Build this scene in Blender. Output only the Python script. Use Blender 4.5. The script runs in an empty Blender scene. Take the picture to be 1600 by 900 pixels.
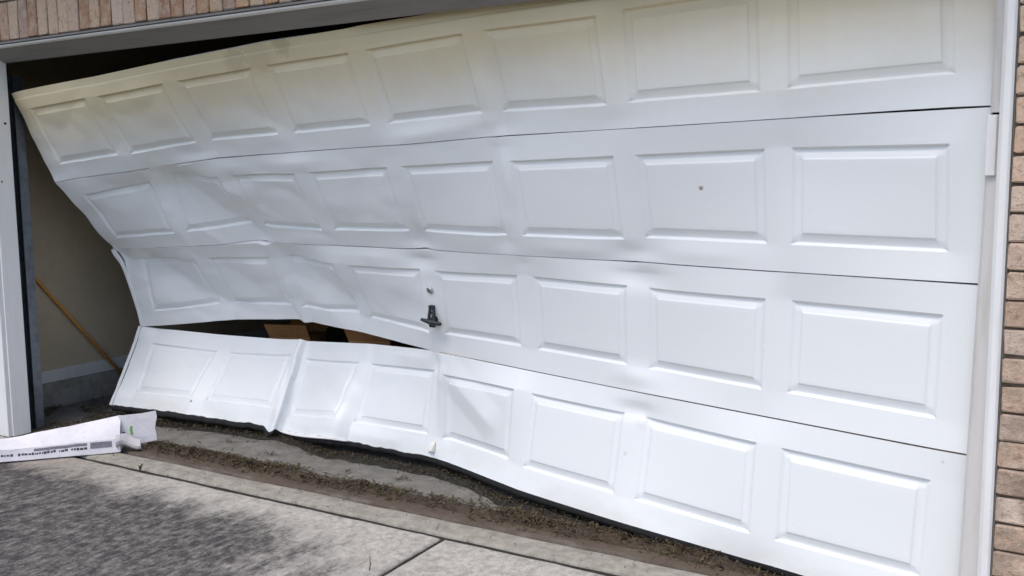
import bpy, bmesh, math, random
from mathutils import Vector, Matrix, noise

# ------------------------------------------------------------------ camera, light, exposure
scene = bpy.context.scene
col = scene.collection
CAM_POS = Vector((5.09298, -3.18580, 1.41775))
CAM_RIGHT = Vector((0.862025, 0.506777, -0.009486))
CAM_DOWN = Vector((0.049472, -0.102747, -0.993477))
CAM_FWD = Vector((-0.504445, 0.855933, -0.113641))
FPX = 1483.7
cam = bpy.data.cameras.new('camera')
cam.sensor_width = 36.0
cam.lens = FPX / 1600.0 * 36.0
cam.clip_start = 0.05
cam.clip_end = 3000.0
cam_ob = bpy.data.objects.new('camera', cam)
col.objects.link(cam_ob)
m = Matrix.Identity(4)
for r in range(3):
    m[r][0] = CAM_RIGHT[r]
    m[r][1] = -CAM_DOWN[r]
    m[r][2] = -CAM_FWD[r]
    m[r][3] = CAM_POS[r]
cam_ob.matrix_world = m
scene.camera = cam_ob

SUN_EL, SUN_AZ = 62.0, 190.0          # degrees; azimuth is the compass-like direction the light comes from (180 = straight in front of the door)
world = bpy.data.worlds.new('World')
scene.world = world
world.use_nodes = True
wn = world.node_tree.nodes
wl = world.node_tree.links
wn.clear()
sky = wn.new('ShaderNodeTexSky')
sky.sky_type = 'NISHITA'
sky.sun_disc = False
sky.sun_elevation = math.radians(SUN_EL)
sky.sun_rotation = math.radians(SUN_AZ)
sky.air_density = 1.0
sky.dust_density = 2.6
sky.ozone_density = 1.0
bgn = wn.new('ShaderNodeBackground')
bgn.inputs['Strength'].default_value = 0.15
won = wn.new('ShaderNodeOutputWorld')
wl.new(sky.outputs['Color'], bgn.inputs['Color'])
wl.new(bgn.outputs['Background'], won.inputs['Surface'])
sun = bpy.data.lights.new('sun', 'SUN')
sun.energy = 1.0
sun.angle = math.radians(25)
sun.color = (1.0, 0.95, 0.87)
sun_ob = bpy.data.objects.new('sun', sun)
col.objects.link(sun_ob)
_el, _az = math.radians(SUN_EL), math.radians(SUN_AZ)
_d = Vector((math.sin(_az) * math.cos(_el), math.cos(_az) * math.cos(_el), math.sin(_el)))
sun_ob.location = (3, -6, 8)
sun_ob.rotation_euler = _d.to_track_quat('Z', 'Y').to_euler()
scene.view_settings.view_transform = 'Standard'
scene.view_settings.look = 'None'
scene.view_settings.gamma = 1.0
scene.view_settings.use_curve_mapping = False
scene.view_settings.exposure = 0.55
scene.render.engine = 'CYCLES'
scene.cycles.max_bounces = 10
scene.cycles.diffuse_bounces = 6

random.seed(7)

# ------------------------------------------------------------------ helpers
def ray(u, v):
    return CAM_RIGHT * ((u - 800) / FPX) + CAM_DOWN * ((v - 450) / FPX) + CAM_FWD

def at_z(u, v, z):
    d = ray(u, v)
    return CAM_POS + d * ((z - CAM_POS.z) / d.z)

def at_y(u, v, y):
    d = ray(u, v)
    return CAM_POS + d * ((y - CAM_POS.y) / d.y)

def at_x(u, v, x):
    d = ray(u, v)
    return CAM_POS + d * ((x - CAM_POS.x) / d.x)

def empty(name, loc=(0, 0, 0), label=None, cat=None, kind=None):
    o = bpy.data.objects.new(name, None)
    o.location = loc
    o.empty_display_size = 0.1
    col.objects.link(o)
    tag(o, label, cat, kind)
    return o

def tag(o, label=None, cat=None, kind=None, group=None):
    if label: o['label'] = label
    if cat: o['category'] = cat
    if kind: o['kind'] = kind
    if group: o['group'] = group
    return o

def link(name, me, mat=None, parent=None):
    o = bpy.data.objects.new(name, me)
    col.objects.link(o)
    if mat is not None and len(me.materials) == 0:
        me.materials.append(mat)
    if parent is not None:
        o.parent = parent
        pm = Matrix.Translation(parent.location) if parent.type == 'EMPTY' else Matrix.Identity(4)
        o.matrix_parent_inverse = pm.inverted()
    return o

def mesh_from(name, verts, faces, smooth=False):
    me = bpy.data.meshes.new(name)
    me.from_pydata([tuple(v) for v in verts], [], faces)
    me.validate()
    me.update()
    if smooth:
        for p in me.polygons: p.use_smooth = True
    return me

def from_bm(name, bm, smooth=False):
    bmesh.ops.recalc_face_normals(bm, faces=bm.faces)
    me = bpy.data.meshes.new(name)
    bm.to_mesh(me)
    bm.free()
    if smooth:
        for p in me.polygons: p.use_smooth = True
    return me

def bm_box(bm, lo, hi, bevel=0.0):
    g = bmesh.ops.create_cube(bm, size=1.0)
    vs = g['verts']
    for v in vs:
        v.co = Vector([lo[i] + (v.co[i] + .5) * (hi[i] - lo[i]) for i in range(3)])
    if bevel > 0:
        es = list({e for v in vs for e in v.link_edges})
        bmesh.ops.bevel(bm, geom=es, offset=bevel, segments=2, profile=.5, affect='EDGES')

def box(name, lo, hi, mat, parent=None, bevel=0.003):
    bm = bmesh.new()
    bm_box(bm, lo, hi, bevel)
    return link(name, from_bm(name, bm), mat, parent)

def prism(name, prof, axis, a, b, mat, parent=None, bevel=0.0):
    """extrude a closed 2D profile along an axis ('x': prof is (y,z); 'z': prof is (x,y))"""
    bm = bmesh.new()
    rings = []
    for t in (a, b):
        ring = []
        for p in prof:
            ring.append(bm.verts.new((t, p[0], p[1]) if axis == 'x' else (p[0], p[1], t)))
        rings.append(ring)
    n = len(prof)
    for i in range(n):
        bm.faces.new((rings[0][i], rings[0][(i + 1) % n], rings[1][(i + 1) % n], rings[1][i]))
    bm.faces.new(rings[0]); bm.faces.new(rings[1][::-1])
    if bevel > 0:
        bmesh.ops.bevel(bm, geom=list(bm.edges), offset=bevel, segments=1, affect='EDGES')
    return link(name, from_bm(name, bm), mat, parent)

def tube(bm, pts, r, n=10):
    pts = [Vector(p) for p in pts]
    rings = []
    for i, p in enumerate(pts):
        t = (pts[min(i + 1, len(pts) - 1)] - pts[max(i - 1, 0)]).normalized()
        a = t.orthogonal().normalized() if i == 0 else (rings[-1][1] - t * rings[-1][1].dot(t)).normalized()
        b = t.cross(a)
        rr = r[i] if isinstance(r, (list, tuple)) else r
        rings.append(([bm.verts.new(p + (a * math.cos(2 * math.pi * k / n) + b * math.sin(2 * math.pi * k / n)) * rr) for k in range(n)], a))
    for (A, _), (B, _) in zip(rings[:-1], rings[1:]):
        for k in range(n):
            bm.faces.new((A[k], A[(k + 1) % n], B[(k + 1) % n], B[k]))
    bm.faces.new(rings[0][0][::-1]); bm.faces.new(rings[-1][0])

# ------------------------------------------------------------------ materials
class NT:
    def __init__(self, name):
        self.mat = bpy.data.materials.new(name)
        self.mat.use_nodes = True
        self.t = self.mat.node_tree
        self.t.nodes.clear()
        self.out = self.t.nodes.new('ShaderNodeOutputMaterial')
        self.b = self.t.nodes.new('ShaderNodeBsdfPrincipled')
        self.t.links.new(self.b.outputs[0], self.out.inputs['Surface'])
        self._co = None
    def n(self, typ, **kw):
        nd = self.t.nodes.new(typ)
        for k, v in kw.items(): setattr(nd, k, v)
        return nd
    def set(self, sock, v):
        if hasattr(v, 'is_linked') or isinstance(v, bpy.types.NodeSocket):
            self.t.links.new(v, sock)
        else:
            if isinstance(v, (tuple, list)) and len(v) == 3 and sock.type == 'RGBA': v = (*v, 1)
            sock.default_value = v
    def pos(self):
        if self._co is None: self._co = self.n('ShaderNodeNewGeometry').outputs['Position']
        return self._co
    def objco(self):
        return self.n('ShaderNodeTexCoord').outputs['Object']
    def map(self, co, scale=(1, 1, 1), loc=(0, 0, 0), rot=(0, 0, 0)):
        nd = self.n('ShaderNodeMapping')
        self.set(nd.inputs['Vector'], co)
        nd.inputs['Scale'].default_value = scale
        nd.inputs['Location'].default_value = loc
        nd.inputs['Rotation'].default_value = rot
        return nd.outputs[0]
    def noise(self, co, scale, detail=6, rough=.6, dist=0):
        nd = self.n('ShaderNodeTexNoise')
        self.set(nd.inputs['Vector'], co)
        nd.inputs['Scale'].default_value = scale
        nd.inputs['Detail'].default_value = detail
        nd.inputs['Roughness'].default_value = rough
        nd.inputs['Distortion'].default_value = dist
        return nd.outputs['Fac']
    def ramp(self, fac, stops):
        nd = self.n('ShaderNodeValToRGB')
        self.set(nd.inputs['Fac'], fac)
        e = nd.color_ramp.elements
        while len(e) < len(stops): e.new(.5)
        for x, (p, c) in zip(e, stops):
            x.position = p
            if isinstance(c, (int, float)): c = (c, c, c)
            x.color = (*c, 1)
        return nd.outputs['Color']
    def mix(self, fac, a, b, mode='MIX'):
        nd = self.n('ShaderNodeMix', data_type='RGBA', blend_type=mode)
        self.set(nd.inputs[0], fac); self.set(nd.inputs[6], a); self.set(nd.inputs[7], b)
        return nd.outputs[2]
    def math(self, op, a, b=0.0, c=None):
        nd = self.n('ShaderNodeMath', operation=op)
        self.set(nd.inputs[0], a); self.set(nd.inputs[1], b)
        if c is not None: self.set(nd.inputs[2], c)
        return nd.outputs[0]
    def remap(self, v, a, b, c=0.0, d=1.0, smooth=True):
        nd = self.n('ShaderNodeMapRange', interpolation_type='SMOOTHSTEP' if smooth else 'LINEAR')
        self.set(nd.inputs[0], v)
        for i, q in enumerate((a, b, c, d)): nd.inputs[1 + i].default_value = q
        return nd.outputs[0]
    def sep(self, v):
        nd = self.n('ShaderNodeSeparateXYZ'); self.set(nd.inputs[0], v); return nd.outputs
    def bump(self, h, strength=.3, dist=.01):
        nd = self.n('ShaderNodeBump')
        nd.inputs['Strength'].default_value = strength
        nd.inputs['Distance'].default_value = dist
        self.set(nd.inputs['Height'], h)
        self.set(self.b.inputs['Normal'], nd.outputs[0])
    def done(self, color, rough=.6, metal=0.0, spec=None):
        self.set(self.b.inputs['Base Color'], color)
        self.set(self.b.inputs['Roughness'], rough)
        self.set(self.b.inputs['Metallic'], metal)
        if spec is not None: self.b.inputs['Specular IOR Level'].default_value = spec
        return self.mat

def mat_door():
    t = NT('door_steel_white')
    at = t.n('ShaderNodeAttribute', attribute_name='sheet')     # x = along the door, y = down from the door's top, z = section number
    s = t.sep(at.outputs['Vector'])
    p = t.pos()
    big = t.noise(t.map(at.outputs['Vector'], (1.2, 2.5, 0)), 2.2, 5, .6)
    fine = t.noise(t.map(at.outputs['Vector'], (6, 30, 1)), 6, 6, .65)
    streak = t.noise(t.map(at.outputs['Vector'], (14, 1.2, 0)), 1.6, 5, .6)
    # tan weathering that creeps down from the top rail of the upper section
    h = t.math('ADD', s[1], t.math('MULTIPLY', t.math('SUBTRACT', big, .5), .16))
    h = t.math('ADD', h, t.math('MULTIPLY', t.math('SUBTRACT', streak, .5), .07))
    st = t.remap(h, .06, .53, 1.0, 0.0)
    c = t.mix(t.math('MULTIPLY', st, .97), (.775, .80, .815), (.62, .525, .34))
    rust = t.remap(t.noise(t.map(at.outputs['Vector'], (1, 1, 0)), 5, 6, .7), .60, .76)
    rust = t.math('MULTIPLY', rust, t.remap(s[1], .02, .22, 1, 0))
    c = t.mix(t.math('MULTIPLY', rust, .45), c, (.33, .24, .16))
    # light grey road film and speckles
    c = t.mix(t.math('MULTIPLY', t.remap(fine, .5, .85), .10), c, (.45, .45, .44))
    spk = t.remap(t.noise(at.outputs['Vector'], 60, 2, .5), .76, .80)
    c = t.mix(t.math('MULTIPLY', spk, .35), c, (.30, .28, .25))
    for (mu, mv, mr, ms_) in ((3.925, .768, .011, .75), (3.605, 1.865, .010, .22), (.62, 2.055, .009, .9), (4.80, 1.635, .007, .3), (2.02, .02, .07, .30), (1.72, .06, .09, .22), (1.86, .05, .12, .15)):
        dn = t.n('ShaderNodeVectorMath', operation='DISTANCE')
        cb = t.n('ShaderNodeCombineXYZ'); t.set(cb.inputs[0], s[0]); t.set(cb.inputs[1], s[1])
        t.set(dn.inputs[0], cb.outputs[0]); dn.inputs[1].default_value = (mu, mv, 0)
        dd = t.math('ADD', dn.outputs['Value'], t.math('MULTIPLY', t.math('SUBTRACT', t.noise(at.outputs['Vector'], 55, 3, .6), .5), mr * 1.3))
        c = t.mix(t.math('MULTIPLY', t.remap(dd, mr * .35, mr, 1, 0), ms_), c, (.17, .115, .075))
    scr = t.math('MULTIPLY', t.remap(t.noise(t.map(at.outputs['Vector'], (3, 60, 1), rot=(0, 0, .35)), 3, 3, .5), .70, .76), t.remap(s[0], 3.2, 1.2, .08, .4))
    c = t.mix(scr, c, (.36, .35, .34))
    low = t.math('MULTIPLY', t.remap(s[1], 1.99, 2.14, 0, 1), t.remap(big, .35, .7))
    c = t.mix(t.math('MULTIPLY', low, .3), c, (.42, .38, .32))
    t.bump(t.noise(t.map(at.outputs['Vector'], (40, 400, 1)), 1.0, 4, .6), .06, .002)
    return t.done(c, t.math('ADD', .38, t.math('MULTIPLY', fine, .16)))

def mat_paint(name, colr, dirt=(.35, .32, .28), amt=.35, rough=.55, stretch=(8, 8, 1.2)):
    t = NT(name)
    p = t.pos()
    a = t.noise(t.map(p, stretch), 3, 8, .65)
    b = t.noise(p, 45, 4, .6)
    c = t.mix(t.math('MULTIPLY', t.remap(a, .45, .8), amt), colr, dirt)
    c = t.mix(t.math('MULTIPLY', t.remap(b, .62, .75), amt * .5), c, dirt)
    t.bump(t.math('ADD', a, b), .15, .003)
    return t.done(c, rough)

def mat_brick(name, stops, grime_amt):
    t = NT(name)
    oi = t.n('ShaderNodeObjectInfo')
    rnd = oi.outputs['Random']
    p = t.pos()
    vec = t.n('ShaderNodeVectorMath', operation='ADD')
    t.set(vec.inputs[0], p)
    cmb = t.n('ShaderNodeCombineXYZ'); t.set(cmb.inputs[0], t.math('MULTIPLY', rnd, 17.0)); t.set(cmb.inputs[1], rnd)
    t.set(vec.inputs[1], cmb.outputs[0])
    co = vec.outputs[0]
    base = t.ramp(rnd, stops)
    n1 = t.noise(co, 20, 8, .72)
    n2 = t.noise(co, 75, 5, .7)
    n3 = t.noise(co, 38, 7, .75)
    c = t.mix(t.math('MULTIPLY', t.remap(n1, .42, .66), .75), base, (.66, .53, .42))
    c = t.mix(t.math('MULTIPLY', t.remap(n3, .53, .66), .6), c, (.21, .135, .095))
    c = t.mix(t.math('MULTIPLY', t.remap(n2, .55, .67), .5), c, (.13, .085, .06))
    z = t.sep(p)[2]
    grime = t.math('MULTIPLY', t.remap(z, 1.7, .3), t.remap(t.noise(p, 11, 8, .7), .36, .60))
    c = t.mix(t.math('MULTIPLY', grime, grime_amt), c, (.135, .11, .08))
    t.bump(t.math('ADD', t.math('MULTIPLY', n2, .6), t.math('ADD', n1, n3)), .9, .009)
    return t.done(c, .92)

def mat_plain_noise(name, c1, c2, scale=12, rough=.85, bump=.3, dist=.004, lo=.35, hi=.65, detail=8):
    t = NT(name)
    p = t.pos()
    a = t.noise(p, scale, detail, .65)
    b = t.noise(p, scale * 7, 4, .6)
    c = t.mix(t.remap(a, lo, hi), c1, c2)
    c = t.mix(t.math('MULTIPLY', t.remap(b, .5, .8), .35), c, tuple(x * .6 for x in c1))
    t.bump(t.math('ADD', a, t.math('MULTIPLY', b, .6)), bump, dist)
    return t.done(c, rough)

def mat_driveway():
    t = NT('driveway_concrete')
    p = t.pos()
    s = t.sep(p)
    fine = t.noise(p, 150, 4, .7)
    mid = t.noise(p, 30, 9, .75)
    blot = t.noise(p, 17, 9, .72, .2)
    patch = t.noise(t.map(p, (1.6, 1, 1)), 3.6, 5, .6)
    big = t.noise(p, 2.3, 6, .62)
    strk = t.noise(t.map(p, (3.4, 1.0, 1), rot=(0, 0, math.radians(4))), 13.0, 10, .74, .2)
    base = t.mix(t.remap(mid, .35, .66), (.34, .315, .285), (.54, .51, .47))
    # blackened, tyre-rubbed patch on the left slab; its edge stays clear of the joint by the house
    e1 = t.remap(s[1], -.56, -.16, 1, 0, False)
    e2 = t.remap(s[0], 2.2, 3.35, 1, 0, False)
    cover = t.math('MULTIPLY', t.math('MULTIPLY', e1, e2), .95)
    cover = t.math('ADD', cover, t.math('MULTIPLY', t.math('SUBTRACT', patch, .5), 1.1))
    cover = t.math('MINIMUM', cover, .80)
    tex = t.math('ADD', t.math('MULTIPLY', strk, .34), t.math('ADD', t.math('MULTIPLY', blot, .26), t.math('MULTIPLY', mid, .40)))
    k = t.remap(t.math('ADD', tex, t.math('MULTIPLY', t.math('SUBTRACT', cover, .5), .36)), .40, .68)
    c = base
    # paler mottled mildew everywhere
    c = t.mix(t.math('MULTIPLY', t.remap(blot, .50, .68), .45), c, (.15, .135, .122))
    warm = t.math('MULTIPLY', t.remap(s[0], 1.6, .6, 0, 1), t.remap(s[1], -.75, -.25, 0, 1))
    c = t.mix(t.math('MULTIPLY', warm, .45), c, (.19, .145, .11))
    c = t.mix(t.math('MULTIPLY', t.remap(fine, .56, .70), .6), c, (.07, .065, .065))
    c = t.mix(t.math('MULTIPLY', t.remap(fine, .42, .30), .35), c, (.62, .60, .58))
    c = t.mix(t.math('MULTIPLY', k, t.remap(fine, .30, .55, .84, .99)), c, (.020, .0175, .021))
    t.bump(t.math('ADD', t.math('MULTIPLY', mid, .8), fine), .8, .006)
    return t.done(c, .9)

def mat_floor():
    t = NT('garage_slab_concrete')
    p = t.pos()
    s = t.sep(p)
    mid = t.noise(p, 11, 9, .7)
    fine = t.noise(p, 90, 5, .7)
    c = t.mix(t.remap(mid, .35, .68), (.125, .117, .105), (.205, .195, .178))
    # brown silt washed along the old door line
    wob = t.math('MULTIPLY', t.math('SUBTRACT', t.noise(t.map(p, (1.5, 4, 1)), 3, 7, .7), .5), .22)
    d = t.math('ABSOLUTE', t.math('SUBTRACT', t.math('ADD', s[1], wob), .06))
    c = t.mix(t.math('MULTIPLY', t.remap(d, .03, .11, 1, 0), .9), c, (.075, .05, .034))
    c = t.mix(t.math('MULTIPLY', t.remap(t.noise(p, 5, 8, .7), .52, .72), .45), c, (.13, .11, .09))
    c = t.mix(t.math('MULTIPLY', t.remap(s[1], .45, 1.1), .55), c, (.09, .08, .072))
    c = t.mix(t.math('MULTIPLY', t.remap(fine, .6, .74), .4), c, (.08, .07, .06))
    t.bump(t.math('ADD', mid, fine), .5, .004)
    return t.done(c, .9)

def mat_litter():
    t = NT('leaf_litter_brown')
    p = t.pos()
    n = t.noise(p, 160, 2, .5)
    n2 = t.noise(p, 7, 4, .6)
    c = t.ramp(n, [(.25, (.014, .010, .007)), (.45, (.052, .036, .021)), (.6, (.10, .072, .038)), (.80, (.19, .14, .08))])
    c = t.mix(t.remap(n2, .5, .7), c, t.mix(.5, c, (.11, .10, .035)))
    return t.done(c, .9)

def mat_metal(name, colr, rough=.4, metal=.9, amt=.5):
    t = NT(name)
    p = t.pos()
    a = t.noise(p, 22, 7, .65)
    c = t.mix(t.math('MULTIPLY', t.remap(a, .4, .7), amt), colr, tuple(x * .45 for x in colr))
    return t.done(c, t.math('ADD', rough, t.math('MULTIPLY', a, .2)), metal)

def mat_wood(name, c1, c2, stretch=(3, 3, 30)):
    t = NT(name)
    p = t.objco()
    a = t.noise(t.map(p, stretch), 5, 6, .6, 1.0)
    c = t.mix(t.remap(a, .35, .65), c1, c2)
    t.bump(a, .1, .002)
    return t.done(c, .55)

M = dict(
    door=mat_door(),
    seal=mat_plain_noise('rubber_seal_black', (.007, .007, .008), (.014, .014, .014), 25, .85, .15),
    door_plain=mat_paint('door_steel_plain', (.80, .815, .835), (.5, .48, .44), .2, .42),
    core=mat_plain_noise('section_edge_tan', (.42, .35, .27), (.30, .25, .20), 20, .8, .2),
    back=mat_metal('section_back_steel', (.55, .55, .54), .5, .3),
    trim=mat_paint('trim_white', (.76, .76, .77), (.40, .36, .30), .30),
    stop=mat_paint('stop_offwhite', (.60, .585, .575), (.34, .30, .27), .4),
    jamb=mat_paint('jamb_white', (.86, .85, .83), (.5, .45, .38), .2, .5, (14, 14, .9)),
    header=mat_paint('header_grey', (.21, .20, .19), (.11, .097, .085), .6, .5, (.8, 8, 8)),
    lip=mat_paint('header_lip', (.62, .60, .57), (.3, .27, .23), .5, .45, (1.2, 8, 8)),
    lintel=mat_metal('lintel_steel', (.055, .05, .047), .6, .3),
    brick=mat_brick('brick_clay', [(0, (.50, .34, .245)), (.2, (.66, .47, .355)), (.4, (.70, .54, .44)), (.55, (.64, .43, .30)), (.75, (.72, .58, .49)), (.88, (.57, .43, .345)), (1, (.40, .285, .215))], .5),
    soldier=mat_brick('brick_clay_red', [(0, (.40, .215, .14)), (.2, (.66, .41, .235)), (.35, (.73, .54, .40)), (.5, (.64, .36, .185)), (.65, (.54, .315, .20)), (.8, (.74, .57, .46)), (.9, (.36, .20, .14)), (1, (.22, .13, .095))], .2),
    strip=mat_plain_noise('sill_concrete', (.23, .21, .18), (.34, .315, .275), 16, .9, .6),
    joint=mat_plain_noise('joint_dirt_and_shade', (.012, .011, .009), (.03, .027, .02), 40, .95, .8),
    mortar=mat_plain_noise('mortar_brown', (.075, .058, .043), (.13, .105, .08), 30, .95, .8, .006),
    drive=mat_driveway(),
    floor=mat_floor(),
    soil=mat_plain_noise('silt_soil', (.040, .028, .019), (.085, .060, .040), 30, .95, 1.0, .012),
    litter=mat_litter(),
    drywall=mat_plain_noise('drywall_beige', (.54, .45, .32), (.50, .41, .285), 3, .85, .2, .003),
    baseboard=mat_paint('baseboard_white', (.66, .65, .63), (.35, .32, .28), .4),
    wad=mat_plain_noise('grey_carton', (.52, .50, .53), (.44, .42, .44), 14, .8, .3, .004),
    curb=mat_plain_noise('curb_concrete', (.22, .205, .185), (.33, .31, .28), 13, .9, .5),
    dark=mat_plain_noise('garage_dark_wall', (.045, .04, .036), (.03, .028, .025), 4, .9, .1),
    galv=mat_metal('galvanised_track', (.17, .19, .215), .38, .85),
    lock=mat_metal('lock_pewter', (.06, .064, .072), .42, .7, .4),
    chrome=mat_metal('lock_chrome', (.62, .62, .63), .15, 1.0, .15),
    pole=mat_wood('varnished_wood', (.78, .37, .075), (.60, .25, .045)),
    card=mat_plain_noise('cardboard', (.64, .32, .135), (.50, .235, .09), 9, .85, .1),
    carton=mat_plain_noise('white_carton', (.74, .72, .76), (.66, .64, .69), 8, .75, .15, .003),
    ink=mat_plain_noise('print_ink', (.035, .035, .05), (.08, .08, .10), 60, .7, .05),
    inkgrey=mat_plain_noise('print_grey', (.15, .155, .18), (.21, .21, .24), 40, .7, .05),
    green=mat_plain_noise('print_green', (.10, .33, .05), (.16, .42, .09), 40, .6, .05),
    foam=mat_plain_noise('cream_plastic', (.78, .77, .70), (.70, .69, .62), 30, .6, .1),
    weed=mat_plain_noise('dry_stem', (.10, .085, .04), (.06, .05, .025), 40, .9, .1),
    grass=mat_plain_noise('lawn_ground', (.06, .075, .03), (.10, .10, .05), 3, .95, .5, .02),
    soffit=mat_paint('unseen_soffit_white', (.62, .61, .59), (.4, .36, .3), .3),
    shingle=mat_plain_noise('roof_shingle', (.07, .065, .06), (.12, .11, .10), 18, .95, .6, .01),
)

# ------------------------------------------------------------------ ground and slabs
W = 4.877                       # opening 4.88 m wide
H_HEAD = 2.078                  # underside of the header trim
JOINT_Y = -0.154                # joint between driveway and sill strip
JOINT_X = 2.985

gm = mesh_from('ground', [(-400, -400, -.16), (400, -400, -.16), (400, 400, -.16), (-400, 400, -.16)], [(0, 1, 2, 3)])
tag(link('ground', gm, M['grass']), kind='structure')

def slab(name, x0, x1, y0, y1, ztop, mat, parent=None, seed=0, wob=.0045, sub=60, slope=0.0):
    """concrete slab with worn, slightly wavy, rounded edges"""
    bm = bmesh.new()
    nx = max(2, min(sub, int((x1 - x0) / .05))); ny = max(2, min(sub, int((y1 - y0) / .05)))
    def put(x, y, z):
        return bm.verts.new((x, y, z + slope * min(0, y - JOINT_Y)))
    xs = [x0, x0 + .008] + [x0 + .02 + (x1 - x0 - .04) * i / nx for i in range(nx + 1)] + [x1 - .008, x1]
    ys = [y0, y0 + .008] + [y0 + .02 + (y1 - y0 - .04) * i / ny for i in range(ny + 1)] + [y1 - .008, y1]
    vs = {}
    for i, x in enumerate(xs):
        for j, y in enumerate(ys):
            ei = min(i, len(xs) - 1 - i); ej = min(j, len(ys) - 1 - j)
            dz = (0, -.0025, -.010)[2 if min(ei, ej) == 0 else (1 if min(ei, ej) == 1 else 0)]
            jx = noise.noise((x * 9 + seed, y * 9, 3.1)) * wob * 1.6 if ei < 2 else 0
            jy = noise.noise((x * 9, y * 9 + seed, 8.7)) * wob * 1.6 if ej < 2 else 0
            vs[i, j] = put(x + jx, y + jy, ztop + dz + noise.noise((x * 2.2, y * 2.2, seed)) * .0025)
    for i in range(len(xs) - 1):
        for j in range(len(ys) - 1):
            bm.faces.new((vs[i, j], vs[i + 1, j], vs[i + 1, j + 1], vs[i, j + 1]))
    per = [(i, 0) for i in range(len(xs))] + [(len(xs) - 1, j) for j in range(1, len(ys))] + [(i, len(ys) - 1) for i in range(len(xs) - 2, -1, -1)] + [(0, j) for j in range(len(ys) - 2, 0, -1)]
    low = [bm.verts.new((vs[k].co.x, vs[k].co.y, ztop - .11 + slope * min(0, vs[k].co.y - JOINT_Y))) for k in per]
    for a in range(len(per)):
        b = (a + 1) % len(per)
        bm.faces.new((vs[per[a]], low[a], low[b], vs[per[b]]))
    bm.faces.new(low[::-1])
    return link(name, from_bm(name, bm, True), mat, parent)

drive = empty('driveway', (2.4, -2.5, 0), kind='structure')
G = .011
slab('slab', -.7, JOINT_X - G, -4.2, JOINT_Y - .022, -.004, M['drive'], drive, 1.3, slope=.012)
slab('slab', JOINT_X + G, 6.2, -4.2, JOINT_Y - .022, -.004, M['drive'], drive, 7.9, slope=.012)
slab('slab', -.7, JOINT_X - G, -8.4, -4.2 - G * 2, -.004, M['drive'], drive, 3.3, slope=.012)
slab('slab', JOINT_X + G, 6.2, -8.4, -4.2 - G * 2, -.004, M['drive'], drive, 5.9, slope=.012)
jb = mesh_from('joint_soil', [(-.7, -8.4, -.115), (6.2, -8.4, -.115), (6.2, JOINT_Y, -.016), (6.2, .05, -.016), (-.7, .05, -.016), (-.7, JOINT_Y, -.016)], [(0, 1, 2, 5), (5, 2, 3, 4)])
link('joint_soil', jb, M['joint'], drive)
slab('sill_strip', -.7, 6.2, JOINT_Y + .010, -.004, -.003, M['strip'], drive, 4.4)
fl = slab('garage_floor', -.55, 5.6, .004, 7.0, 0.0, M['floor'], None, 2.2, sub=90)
tag(fl, kind='structure')

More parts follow.
